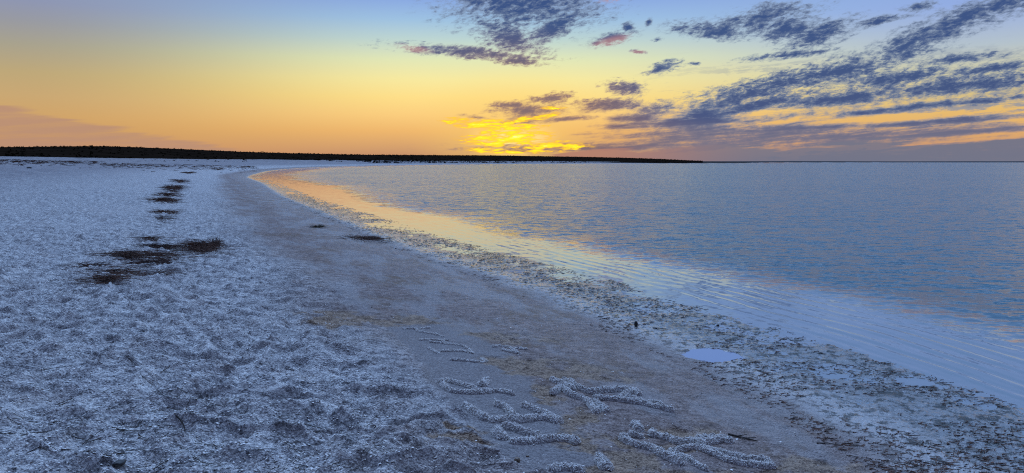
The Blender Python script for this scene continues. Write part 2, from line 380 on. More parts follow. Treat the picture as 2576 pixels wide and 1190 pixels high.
def tag(o, label=None, cat=None, group=None, kind=None):
    if label: o['label'] = label
    if cat: o['category'] = cat
    if group: o['group'] = group
    if kind: o['kind'] = kind
    return o
def centre(o):
    """move a mesh object's origin to the base of its mesh"""
    me = o.data; n = len(me.vertices); co = np.empty(n * 3, np.float32); me.vertices.foreach_get('co', co); co = co.reshape(-1, 3)
    c = np.array([co[:, 0].mean(), co[:, 1].mean(), co[:, 2].min()], np.float32)
    me.vertices.foreach_set('co', (co - c).ravel()); o.location = c.tolist(); me.update(); return o
def polar(azs, rs):
    A, Rr = np.meshgrid(azs, rs); x = Rr * np.sin(A); y = Rr * np.cos(A)
    nr, na = len(rs), len(azs); i = np.arange(nr - 1)[:, None] * na + np.arange(na - 1)[None, :]
    f = np.stack([i, i + na, i + na + 1, i + 1], -1).reshape(-1, 4)[:, ::-1]
    return x.ravel(), y.ravel(), f
def material(name):
    m = bpy.data.materials.new(name); m.use_nodes = True
    nb = NB(m.node_tree); p = nb.n['Principled BSDF']
    return m, nb, p

# ------------------------------------------------------------------ materials
# ground: dry shell grit, damp sand, wet algae margin, all by distance from the water
m_ground, g, P = material('shell_sand')
pos = g.n.new('ShaderNodeNewGeometry').outputs['Position']
dsh = g.attr('shore')
edge = g.math('ADD', dsh, g.math('MULTIPLY', g.math('SUBTRACT', g.noise(pos, .55, 5, .6), .5), 2.6))
edge = g.math('ADD', edge, g.ss(g.sep(pos)[1], 7.5, 4.2, 0.0, .6))
dryf = g.ss(edge, 3.7, 5.6)
wetf = g.ss(g.math('ADD', dsh, g.math('MULTIPLY', g.math('SUBTRACT', g.noise(pos, 1.3, 4, .6), .5), .9)), 1.25, 2.0, 1.0, 0.0)
flat2 = g.mapp(pos, (0, 0, 0), (0, 0, 0), (1, 1, .6))
sp1 = g.noise(pos, 55, 3, .7); sp2 = g.voro(pos, 85)[0]; sp3 = g.noise(pos, 9, 5, .7)
cellr = g.sep(g.voro(pos, 105)[1])[0]; cell2 = g.sep(g.voro(g.mapp(pos, (0, 0, 0), (0, 0, 0), (1.5, .8, 1)), 26)[1])[0]
grit = g.math('ADD', g.math('ADD', g.math('MULTIPLY', cellr, .14), g.math('MULTIPLY', cell2, .09)), g.math('ADD', g.math('MULTIPLY', sp1, .38), g.math('MULTIPLY', sp3, .39)))
dryc = g.ramp(grit, [(0.36, (.11, .105, .11, 1)), (0.44, (.31, .30, .305, 1)), (0.52, (.55, .53, .52, 1)), (0.61, (.90, .87, .82, 1))])
dryc = g.mix(g.math('MULTIPLY', g.ss(g.noise(pos, 1.7, 4, .65), .52, .72), .3), dryc, (.34, .27, .24, 1))
old = g.math('MULTIPLY', g.ss(dsh, 8, 22), g.ss(g.noise(pos, .7, 5, .65), .3, .6, .45, .95))
dryc = g.mix(old, dryc, g.mix(sp3, (.13, .12, .13, 1), (.40, .37, .38, 1)))
dampc = g.ramp(grit, [(0.36, (.060, .040, .034, 1)), (0.48, (.23, .165, .145, 1)), (0.63, (.44, .36, .33, 1))])
rust = g.math('MULTIPLY', g.ss(g.noise(pos, .9, 5, .7, .4), .48, .64), g.ss(g.noise(pos, 6, 4, .7), .36, .6))
dampc = g.mix(g.math('MULTIPLY', rust, .8), dampc, (.19, .115, .065, 1))
pale = g.ss(g.noise(g.mapp(pos, (0, 0, 0), (0, 0, R(20)), (.7, 2.2, 1)), 1.2, 5, .65), .47, .60)
dampc = g.mix(g.math('MULTIPLY', pale, .5), dampc, g.mix(sp1, (.26, .25, .25, 1), (.52, .5, .5, 1)))
alg = g.ss(g.noise(pos, 6.5, 6, .8), .49, .56)
inner = g.ss(dsh, .75, 1.35)
alg2 = g.ss(g.noise(pos, 9, 5, .78), .50, .56)
wetc = g.mix(alg, (.26, .26, .265, 1), (.020, .018, .016, 1))
wetc = g.mix(inner, wetc, g.mix(alg2, (.46, .44, .43, 1), (.06, .052, .045, 1)))
wetc = g.mix(g.math('MULTIPLY', g.ss(g.noise(pos, 2.1, 4, .7), .55, .7), .6), wetc, (.06, .04, .03, 1))
col = g.mix(dryf, dampc, dryc); col = g.mix(wetf, col, wetc)
pan = g.attr('panel'); scf = g.attr('scuff')
col = g.mix(g.math('MULTIPLY', pan, .8), col, g.mix(g.ss(sp1, .35, .65), (.21, .19, .19, 1), (.36, .335, .33, 1)))
col = g.mix(g.math('MULTIPLY', scf, .92), col, g.mix(g.ss(grit, .38, .60), (.12, .072, .042, 1), (.46, .33, .23, 1)))
col = g.mix(g.attr('inland'), col, (.014, .012, .010, 1))
# far litter on the back beach
lit = g.math('MULTIPLY', g.ss(g.noise(pos, .42, 6, .75, .6), .55, .61), g.math('MULTIPLY', g.ss(dsh, 30, 38), g.ss(dsh, 90, 55)))
col = g.mix(g.math('MULTIPLY', lit, .9), col, (.03, .022, .02, 1))
g.l.new(col, P.inputs['Base Color'])
wr = g.mix(wetf, (.9, .9, .9, 1), g.mix(alg, (.07, .07, .07, 1), (.30, .30, .30, 1)))
dr = g.math('MULTIPLY', g.ss(edge, 2.2, 4.2, .0, 1.0), 1.0)
wr = g.mix(g.math('MULTIPLY', dr, 1.0), g.mix(wetf, (.55, .55, .55, 1), wr), wr)
g.l.new(wr, P.inputs['Roughness'])
g.l.new(g.mix(dryf, (.5, .5, .5, 1), (.12, .12, .12, 1)), P.inputs['Specular IOR Level'])
bh = g.math('ADD', g.math('MULTIPLY', g.noise(pos, 42, 4, .75), 1.0), g.math('MULTIPLY', sp2, -.5))
bh2 = g.noise(pos, 7, 5, .7)
drier = g.math('SUBTRACT', 1.0, g.math('MULTIPLY', wetf, .8))
nrm = g.bump(g.math('MULTIPLY', bh2, drier), .8, .025); nrm = g.bump(g.math('MULTIPLY', bh, drier), .9, .02, nrm)
nrm = g.wobble([(pos, 18, 3, g.math('MULTIPLY', drier, .6)), (pos, 2.0, 3, g.math('MULTIPLY', g.math('MULTIPLY', drier, g.ss(dsh, 6, 12)), .6))], nrm)
g.l.new(nrm, P.inputs['Normal'])

# piled loose shells
def shell_mat(name, lo, mid_, hi, sc=70):
    m, s, P = material(name)
    p_ = s.n.new('ShaderNodeNewGeometry').outputs['Position']
    v = s.math('ADD', s.math('MULTIPLY', s.noise(p_, sc, 3, .7), .55), s.math('MULTIPLY', s.voro(p_, sc * 1.3)[0], .6))
    s.l.new(s.ramp(v, [(.40, hi), (.54, mid_), (.68, lo)]), P.inputs['Base Color'])
    P.inputs['Roughness'].default_value = .7
    s.l.new(s.bump(s.math('MULTIPLY', s.voro(p_, sc * 1.3)[0], -1.0), .5, .008), P.inputs['Normal'])
    return m
m_heap = shell_mat('piled_shells', (.30, .28, .27, 1), (.62, .60, .58, 1), (.88, .86, .82, 1))
m_shell, s, P = material('loose_shell')
oi = s.n.new('ShaderNodeNewGeometry').outputs['Random Per Island']
s.l.new(s.ramp(oi, [(0, (.40, .34, .30, 1)), (.3, (.72, .68, .63, 1)), (1, (.95, .92, .88, 1))]), P.inputs['Base Color']); P.inputs['Roughness'].default_value = .5

def plain(name, c1, c2, rough=.8, sc=30):
    m, s, P = material(name)
    p_ = s.n.new('ShaderNodeNewGeometry').outputs['Position']
    s.l.new(s.mix(s.ss(s.noise(p_, sc, 4, .6), .35, .65), c1, c2), P.inputs['Base Color']); P.inputs['Roughness'].default_value = rough
    return m
m_weed = plain('dried_seaweed', (.03, .013, .008, 1), (.19, .085, .05, 1), .8, 20)
m_weed2 = plain('red_brown_seaweed', (.085, .028, .018, 1), (.03, .013, .010, 1), .8, 14)
m_twig = plain('dead_stem', (.020, .014, .011, 1), (.05, .035, .026, 1), .8, 40)
m_scrub = plain('scrub_leaves', (.012, .011, .007, 1), (.024, .019, .011, 1), .95, .3)
m_hill = plain('scrub_covered_earth', (.013, .009, .006, 1), (.020, .013, .009, 1), 1.0, .05)
for m_ in (m_scrub, m_hill): m_.node_tree.nodes['Principled BSDF'].inputs['Specular IOR Level'].default_value = 0.0
m_far = plain('distant_shore', (.03, .03, .035, 1), (.05, .045, .045, 1), 1.0, .01)
m_rock = plain('dark_rock', (.012, .012, .013, 1), (.04, .037, .036, 1), .5, 30)
m_pebble = plain('brown_pebble', (.10, .06, .035, 1), (.17, .12, .08, 1), .35, 25)
m_pebble2 = plain('grey_pebble', (.16, .14, .15, 1), (.30, .27, .27, 1), .5, 30)

# sea water: shallow blue over pale shell, ripples growing away from the shore
m_water, w, P = material('sea_water')
pos = w.n.new('ShaderNodeNewGeometry').outputs['Position']
calm = w.attr('calm')                                              # 0 at the glassy edge, 1 in the open bay
P.inputs['IOR'].default_value = 1.31
P.inputs['Roughness'].default_value = .04
w.l.new(w.mix(calm, (.29, .32, .36, 1), (.055, .165, .225, 1)), P.inputs['Base Color'])
rv = w.mapp(pos, (0, 0, 0), (0, 0, R(-10)), (2.4, .85, 1))
gust = w.ss(w.noise(w.mapp(pos, (0, 0, 0), (0, 0, 0), (9, 3, 1)), .16, 4, .6), .3, .7, .6, 1.25)
amp = w.math('MULTIPLY', w.math('ADD', .02, w.math('MULTIPLY', calm, .98)), gust)
w.l.new(w.wobble([(rv, 7.0, 2, w.math('MULTIPLY', amp, 2.4)), (pos, 16, 1, w.math('MULTIPLY', amp, .5)), (rv, 2.6, 2, w.math('MULTIPLY', amp, 1.0)), (pos, 5, 1, .028)]), P.inputs['Normal'])
w.l.new(w.math('ADD', .03, w.math('MULTIPLY', calm, .15)), P.inputs['Roughness'])

m_pud, w, P = material('still_water')
P.inputs['Base Color'].default_value = (.34, .37, .50, 1); P.inputs['Roughness'].default_value = .02; P.inputs['IOR'].default_value = 1.4

# ------------------------------------------------------------------ ground and water meshes
dense = np.radians(np.arange(-40, 40.01, .078))
azs = np.concatenate([np.radians(np.arange(-180, -41, 4.0)), np.radians([-41]), dense, np.radians([41]), np.radians(np.arange(44, 181, 4.0))])
f1 = 740.0
dyr = np.arange(430, 7.9, -0.55)
rs = np.concatenate([[0.2, .6, 1.1, 1.7, 2.2, 2.6, 2.9], EYE * f1 / dyr, np.geomspace(180, 12000, 110)])
gx, gy, gf = polar(azs, rs)
gd_ = shore_d(gx, gy)
ghh = height(gx, gy, gd_)
tag(mesh_obj('ground', np.stack([gx, gy, ghh], 1), gf, m_ground, smooth=True, attrs={'shore': np.clip(gd_, -50, 300), 'panel': panel_mask(gx, gy), 'scuff': scuff_mask(gx, gy), 'inland': sst(np.hypot(gx, gy), 880, 980) * sst(gd_, 6, 14)}), kind='structure')

rsw = np.concatenate([[2.0, 2.6], EYE * f1 / np.arange(430, 9.9, -0.8), np.geomspace(145, 12000, 60)])
azw = np.concatenate([np.radians(np.arange(-60, -41, 4.0)), dense[::1], np.radians([42, 45, 50, 60, 80, 100, 130, 160, 178])])
wx, wy, wf = polar(azw, rsw)
wd = -shore_d(wx, wy); wr_ = np.hypot(wx, wy)
calmv = sst(wd + (2.0 + .03 * wr_) * (fbm(wx * .12, wy * .3, 3, 91) - .5), 1.0 + .020 * wr_, 3.1 + .050 * wr_)
# long low ripples running in to the shore, traced in the mesh
nearf = (1 - sst(wr_, 22, 60)) * sst(wd, -.05, .5)
warp = .50 * (fbm(wx * .35, wy * .35, 3, 95) - .5)
rip = np.sin((wd + warp) * 2 * math.pi / .26) * .5 + np.sin((wd * .97 + wx * .12 + warp * 1.4) * 2 * math.pi / .16 + 1.3) * .3
patch = sst(fbm(wx * .5, wy * 1.1, 3, 97), .35, .7)
wz = rip * .0036 * nearf * (.35 + .65 * patch) * (1 - .6 * calmv)
chp = fbm(wx * 4.2 + wy * 1.2, wy * 2.6 - wx * .8, 3, 99) - .5
wz = wz + chp * .020 * calmv * (1 - sst(wr_, 14, 34))
keep = wd[wf].max(axis=1) > -4.0
wf = wf[keep]
used = np.unique(wf); rem = np.zeros(len(wx), np.int64); rem[used] = np.arange(len(used)); wf = rem[wf]
tag(mesh_obj('water', np.stack([wx, wy, wz], 1)[used], wf, m_water, smooth=True, attrs={'calm': calmv[used]}), kind='structure')

# still puddles left on the wet margin
def puddle(qx, qy, rx, ry):
    t = np.linspace(0, 2 * math.pi, 40, endpoint=False)
    rad = 1.35
    v = [(qx, qy, .003)] + [(qx + math.cos(a) * rx * rad, qy + math.sin(a) * ry * rad, .003) for a in t]
    return mesh_obj('puddle', v, [(0, i + 1, (i + 1) % 40 + 1) for i in range(40)], m_pud)
q = PUDW[0]; tag(puddle(q[0], q[1], q[2], q[3]), kind='structure')

# ------------------------------------------------------------------ hill behind the bay
hp = np.array([(-2200, 20, 150, 260), (-900, 27, 165, 420), (0, 33, 170, 560), (250, 36, 190, 620), (420, 31, 225, 660), (620, 23, 290, 760), (900, 17, 520, 1050), (1250, 15.5, 780, 1500), (1500, 11.5, 890, 1500), (1640, 8, 945, 1450), (1700, 5.2, 980, 1400), (1765, 1.6, 1040, 1300)], float)
rng = np.random.RandomState(4)
ha = np.arctan((hp[:, 0] - 1288) / F)
azh = np.linspace(ha[0], ha[-1], 900)
ele = np.interp(azh, ha, hp[:, 1]) / F * np.cos(azh)
r0 = np.interp(azh, ha, hp[:, 2]); r1 = np.interp(azh, ha, hp[:, 3])
ele = np.convolve(np.pad(ele, 20, mode='edge'), np.ones(41) / 41, 'valid')
def hill_z(A, t):
    e = np.interp(A, azh, ele); a0 = np.interp(A, azh, r0); a1 = np.interp(A, azh, r1)
    r = a0 + (a1 - a0) * t; top = EYE + e * a1
    bx = r * np.sin(A); by = r * np.cos(A)
    base = 1.2 + .5 * np.clip(1 - a0 / 800, 0, 1)
    z = np.where(t <= 1, base + (top - base) * np.sin(np.clip(t, 0, 1) * math.pi / 2) ** 1.15, top - (t - 1) * 6)
    z = z + (fbm(bx * .012, by * .012, 3, 101) - .5) * .05 * (top - base) * np.clip(t * 2, 0, 1)
    return bx, by, z
ts = np.concatenate([np.linspace(0, 1, 60), [1.15, 1.4, 1.8]])
A, T = np.meshgrid(azh, ts); bx, by, bz = hill_z(A.ravel(), T.ravel())
na = len(azh); i = np.arange(len(ts) - 1)[:, None] * na + np.arange(na - 1)[None, :]
hf = np.stack([i, i + 1, i + na + 1, i + na], -1).reshape(-1, 4)
tag(mesh_obj('hill', np.stack([bx, by, bz], 1), hf, m_hill, smooth=True), kind='structure')

# ragged low scrub: leaf clumps of small faces
def clumps(centres, sizes, n_leaf, seed, leaf=.32, squash=.55):
    r = np.random.RandomState(seed); m = len(centres)
    c = np.repeat(centres, n_leaf, 0); s_ = np.repeat(sizes, n_leaf)
    u = r.normal(size=(m * n_leaf, 3)); u /= np.linalg.norm(u, axis=1)[:, None]; u *= (r.rand(m * n_leaf, 1)) ** .45
    u[:, 2] = np.abs(u[:, 2]) * squash * 1.8
    p = c + u * s_[:, None] * np.array([1, 1, 1.0])
    t1 = r.normal(size=p.shape); t1 /= np.linalg.norm(t1, axis=1)[:, None]; t2 = r.normal(size=p.shape); t2 -= (t2 * t1).sum(1)[:, None] * t1; t2 /= np.linalg.norm(t2, axis=1)[:, None]
    k = (s_ * leaf)[:, None]
    v = np.stack([p - t1 * k, p + t2 * k, p + t1 * k, p - t2 * k], 1).reshape(-1, 3)
    return v, np.arange(len(v)).reshape(-1, 4)
n = 6500
A = rng.uniform(azh[0] * .75, azh[-1], n); T = np.concatenate([rng.rand(n * 2 // 3) ** 1.3, np.full(n - n * 2 // 3, 1.0) + rng.normal(0, .05, n - n * 2 // 3)])
rng.shuffle(T)
bx, by, bz = hill_z(A, T)
sz = rng.uniform(.15, .80, n) ** 1.2 * (1 + .5 * (np.hypot(bx, by) > 700))
v1, f1_ = clumps(np.stack([bx, by, bz - .1], 1), sz, 10, 5, .36)
tag(mesh_obj('hill_scrub', v1, f1_, m_scrub), kind='stuff', label='dark low scrub covering the long hill behind the bay', cat='scrub')
# thicker bushes along the top of the beach with sandy gaps
cx = []; 
for k in range(5200):
    a = rng.uniform(-.72, .10); rr = np.interp(a, azh, r0) * rng.uniform(.80, 1.10)
    x = rr * math.sin(a); y = rr * math.cos(a)
    cx.append((x, y))
cx = np.array(cx); dd = shore_d(cx[:, 0], cx[:, 1]); far_ = np.hypot(cx[:, 0], cx[:, 1])
gap = fbm(cx[:, 0] * .035, cx[:, 1] * .035, 3, 77)
need = np.where(far_ > 420, 24, 54)
kp = (dd > need + 14 * (gap - .5)) & (gap > .36)
cx = cx[kp]; far_ = far_[kp]
zz = height(cx[:, 0], cx[:, 1])
v2, f2_ = clumps(np.stack([cx[:, 0], cx[:, 1], zz - .12], 1), rng.uniform(.35, .95, len(cx)), 26, 6, .24, .6)
tag(mesh_obj('beach_scrub', v2, f2_, m_scrub), kind='stuff', label='near black bushes along the top of the white beach', cat='scrub')

# low far shore on the right horizon
af = np.arctan((np.linspace(1640, 3300, 400) - 1288) / F)
rf = 3300 + 400 * np.linspace(0, 1, 400)
hf_ = EYE + rf / F * (1.7 + .6 * fbm(np.linspace(0, 9, 400), np.zeros(400), 3, 5) + .9 * sst(np.linspace(0, 1, 400), .5, .95) - .5 * sst(np.linspace(0, 1, 400), .2, .4))
vv = []
for k in range(400):
    for rr, z in ((rf[k], -.5), (rf[k] + 60, hf_[k]), (rf[k] + 400, hf_[k] * .8), (rf[k] + 500, -.5)):
        vv.append((rr * math.sin(af[k]), rr * math.cos(af[k]), z))
i = np.arange(399)[:, None] * 4 + np.arange(3)[None, :]
tag(mesh_obj('far_shore', vv, np.stack([i, i + 4, i + 5, i + 1], -1).reshape(-1, 4), m_far), kind='structure')

# ------------------------------------------------------------------ letters heaped up from shells
def ridge_mesh(strokes, wid, hgt, seed):
    V = []; Fc = []; flakes = []
    r = np.random.RandomState(seed)
    for st in strokes:
        sw = 1.0
        if isinstance(st[0], (int, float)): sw = st[0]; st = st[1]
        P2 = np.array([place(a, c) for a, c in st])
        P2 = catmull(P2, 8) if len(P2) > 2 else P2
        seg = np.linalg.norm(np.diff(P2, axis=0), axis=1); L = seg.sum(); cum = np.concatenate([[0], np.cumsum(seg)])
        n = max(int(L / .007), 6); s_ = np.linspace(0, L, n)
        x = np.interp(s_, cum, P2[:, 0]); y = np.interp(s_, cum, P2[:, 1])
        wob = (fbm(s_ * 5, s_ * 0 + seed, 2, seed) - .5) * .05
        tx = np.gradient(x); ty = np.gradient(y); l = np.hypot(tx, ty) + 1e-9; nx, ny = -ty / l, tx / l
        x = x + nx * wob; y = y + ny * wob
        taper = np.clip(np.minimum(s_, L - s_) / (wid * sw * .7), 0, 1) ** .5
        ww = wid * sw * (.8 + .5 * fbm(s_ * 7, s_ * 0 + 3, 2, seed + 1)) * (.25 + .75 * taper)
        hh_ = hgt * (sw ** .5) * (.75 + .5 * fbm(s_ * 6, s_ * 0 + 9, 2, seed + 2)) * (.15 + .85 * taper)
        K = 17; ph = np.linspace(-1, 1, K)
        X_ = x[:, None] + nx[:, None] * ww[:, None] * ph; Y_ = y[:, None] + ny[:, None] * ww[:, None] * ph
        prof = np.clip(1 - np.abs(ph) ** 2.4, 0, 1)
        base = height(X_.ravel(), Y_.ravel()).reshape(X_.shape)
        Zr = base + hh_[:, None] * prof - .004 * (np.abs(ph) > .97)
        gn_ = (vnoise(X_ * 95, Y_ * 95, seed) - .5) * .011 + (vnoise(X_ * 45, Y_ * 45, seed + 4) - .5) * .010
        Zr = Zr + gn_ * (np.abs(ph) < .97)
        o = len(V); V.extend(np.stack([X_.ravel(), Y_.ravel(), Zr.ravel()], 1).tolist())
        i = np.arange(n - 1)[:, None] * K + np.arange(K - 1)[None, :] + o
        Fc.extend(np.stack([i, i + 1, i + K + 1, i + K], -1).reshape(-1, 4).tolist())
        m = int(L * 2600)
        ii = r.randint(0, n, m); jj = r.randint(1, K - 1, m)
        flakes.append(np.stack([X_[ii, jj], Y_[ii, jj], Zr[ii, jj]], 1) + r.normal(0, .002, (m, 3)))
    return V, Fc, np.concatenate(flakes)
def dome_cloud(pts, rad, seed):
    """little cupped shells: a tip and five rim points each"""
    r = np.random.RandomState(seed); m = len(pts)
    n_ = r.normal(size=(m, 3)) * .55; n_[:, 2] += 1; n_ /= np.linalg.norm(n_, axis=1)[:, None]
    t1 = np.cross(n_, r.normal(size=(m, 3))); t1 /= np.linalg.norm(t1, axis=1)[:, None]; t2 = np.cross(n_, t1)
    vs = [pts + n_ * (rad * .55)[:, None]]
    for k in range(5):
        a = 2 * math.pi * k / 5; vs.append(pts + (t1 * math.cos(a) * 1.1 + t2 * math.sin(a) * .85) * rad[:, None])
    V = np.stack(vs, 1).reshape(-1, 3); o = (np.arange(m) * 6)[:, None, None]
    tri = np.array([[0, 1 + k, 1 + (k + 1) % 5] for k in range(5)])[None]
    return V, (o + tri).reshape(-1, 3)
LETTERS = [
 ('faint low shell letter farthest up the panel, with a short bar over a long one', .028, .014, [[(1571, 1285), (1617, 1288), (1630, 1296), (1690, 1306), (1739, 1315)], [(1636, 1285), (1685, 1284)]]),
 ('faint shell letter with a forked tail in the middle of the upper panel', .030, .017, [[(1636, 1331), (1690, 1331), (1755, 1329)], [(1674, 1340), (1745, 1348), (1799, 1356), (1850, 1388)], [(1731, 1331), (1745, 1348)]]),
 ('faint hooked shell letter below the forked one in the upper panel', .034, .018, [[(1674, 1364), (1700, 1376), (1723, 1388)], [(1723, 1380), (1812, 1378), (1850, 1386)]]),
 ('faint nearly straight shell letter at the foot of the upper panel', .036, .018, [[(1755, 1414), (1840, 1416), (1902, 1421)], [(1867, 1402), (1885, 1411), (1902, 1421)]]),
 ('bright smeared shell letter beside the brown scuffed sand', .038, .020, [[(1916, 1359), (1975, 1358), (2032, 1383)], [(1960, 1368), (1985, 1378), (2025, 1385)], [(2003, 1364), (2060, 1367)]]),
 ('shell letter with two arms meeting and a rounded blob behind', .050, .040, [[(1729, 1495), (1767, 1536), (1856, 1539), (1948, 1533), (2017, 1550)], [(1736, 1488), (1797, 1509), (1863, 1529)], [1.35, [(1875, 1514), (1900, 1486), (1912, 1492)]]]),
 ('large shell letter E lying on its back with three arms', .056, .048, [[(1904, 1649), (2010, 1652), (2137, 1646), (2185, 1659)], [(1804, 1587), (1856, 1622), (1904, 1649)], [(1924, 1584), (1969, 1598), (2013, 1640)], [(2037, 1587), (2096, 1608), (2147, 1639), (2185, 1659)]]),
 ('shell letter of a looped ridge just below the large letter E', .056, .050, [[(1990, 1736), (2070, 1736), (2130, 1731), (2212, 1729), (2260, 1746)], [(1958, 1679), (2044, 1691), (2120, 1716)], [1.4, [(1955, 1684), (1948, 1704), (1976, 1728)]]]),
 ('shell letter cut by the bottom edge of the picture', .056, .052, [[(2150, 1856), (2216, 1832), (2284, 1856)], [1.4, [(2325, 1798), (2345, 1812), (2385, 1850)]]]),
 ('shell letter with a crossed pair of ridges left of the long forked one', .050, .046, [[1.2, [(2147, 1489), (2198, 1505), (2230, 1521), (2249, 1531)]], [(2193, 1484), (2230, 1498), (2258, 1521), (2305, 1535), (2356, 1533), (2449, 1528), (2496, 1537)], [1.15, [(2161, 1544), (2193, 1526), (2235, 1549), (2275, 1565), (2310, 1591), (2333, 1608)]]]),
 ('long forked shell letter pointing at the wet margin', .048, .042, [[(2317, 1561), (2356, 1562), (2449, 1571), (2519, 1582), (2566, 1592), (2636, 1609)], [1.2, [(2324, 1568), (2352, 1591), (2377, 1612)]], [(2410, 1558), (2473, 1537), (2500, 1545)], [.7, [(2442, 1556), (2519, 1569), (2570, 1582), (2600, 1590)]]]),
 ('big curling shell letter with two lumps at its upper end', .054, .050, [[1.2, [(2458, 1664), (2490, 1672), (2494, 1692)]], [1.2, [(2532, 1686), (2557, 1688), (2560, 1700)]], [(2532, 1700), (2597, 1716), (2665, 1730), (2706, 1730), (2728, 1713), (2760, 1708), (2801, 1713)], [1.2, [(2728, 1746), (2774, 1732), (2820, 1718), (2858, 1732)]], [(2421, 1711), (2462, 1730), (2543, 1758), (2597, 1790), (2668, 1826)], [.8, [(2451, 1704), (2516, 1711)]]]),
 ('long low shell letter nearest the sea at the bottom', .050, .042, [[(2606, 1760), (2679, 1757), (2788, 1779), (2869, 1804), (2978, 1825), (3021, 1833)], [.7, [(2733, 1752), (2815, 1768), (2880, 1787), (2990, 1802), (3021, 1830)]], [.8, [(2606, 1774), (2665, 1790), (2714, 1817), (2760, 1845)]]]),
]
for k, (lab, wd_, hg, sts) in enumerate(LETTERS):
    first = sts[0][1] if isinstance(sts[0][0], (int, float)) else sts[0]
    ox, oy = place(*first[0])
    root = bpy.data.objects.new('shell_letter', None); C.objects.link(root); root.location = (ox, oy, gz(ox, oy)); root.empty_display_size = .1
    tag(root, lab, 'sand letter', 'letters heaped from shells on the damp sand')
    for j, st in enumerate(sts):
        V, Fc, fl = ridge_mesh([st], wd_ * .54, hg * .72, 200 + k * 7 + j)
        nV = len(V)
        rad = np.random.RandomState(k * 9 + j).uniform(.0028, .0058, len(fl)) * (1 if hg > .03 else .9)
        DV, DF = dome_cloud(fl, rad, 300 + k)
        o = mesh_obj('stroke', np.array(V + DV.tolist()) - np.array([ox, oy, root.location.z]), Fc + (DF + nV).tolist(), m_heap)
        o.data.materials.append(m_shell); o.data.polygons.foreach_set('material_index', np.concatenate([np.zeros(len(Fc), np.int32), np.ones(len(DF), np.int32)]))
        o.parent = root

# ------------------------------------------------------------------ loose shells over the near beach
rng = np.random.RandomState(12)
m = 62000
vv = rng.uniform(110, 560, m); rr = EYE * 740 / vv * .86; aa = rng.uniform(-.66, .62, m)
x = rr * np.sin(aa); y = rr * np.cos(aa); d = shore_d(x, y)
cl = fbm(x * 1.2, y * 1.2, 3, 121); pn_ = panel_mask(x, y)
kp = (d > 1.0) & (rng.rand(m) < np.where(d > 4.6, .75, .03 + .25 * sst(cl, .58, .7)) * (1 - .93 * pn_))
x, y = x[kp], y[kp]
z = height(x, y)
V, Fd = dome_cloud(np.stack([x, y, z + .001], 1), rng.uniform(.0035, .010, len(x)) * rng.uniform(.7, 1.2, len(x)), 9)
tag(mesh_obj('loose_shells', V, Fd, m_shell), kind='stuff', label='small white shells strewn over the near beach', cat='shells')

# ------------------------------------------------------------------ strands, clumps and twigs
def tube(V, Fc, pts, r0_, r1_, k=3):
    pts = np.asarray(pts, float); n = len(pts); o = len(V)
    for i in range(n):
        t = pts[min(i + 1, n - 1)] - pts[max(i - 1, 0)]; t /= np.linalg.norm(t) + 1e-9
        s1 = np.cross(t, (0, 0, 1.0)); s1 /= np.linalg.norm(s1) + 1e-9; s2 = np.cross(s1, t)
        rr = r0_ + (r1_ - r0_) * i / (n - 1)
        for j in range(k):
            a = 2 * math.pi * j / k + .5; q_ = pts[i] + (s1 * math.cos(a) + s2 * math.sin(a)) * rr; V.append(q_.tolist())
    for i in range(n - 1):
        for j in range(k):
            a = o + i * k + j; c = o + i * k + (j + 1) % k; Fc.append((a, c, c + k, a + k))
    Fc.append(tuple(o + j for j in range(k))[::-1]); Fc.append(tuple(o + (n - 1) * k + j for j in range(k)))
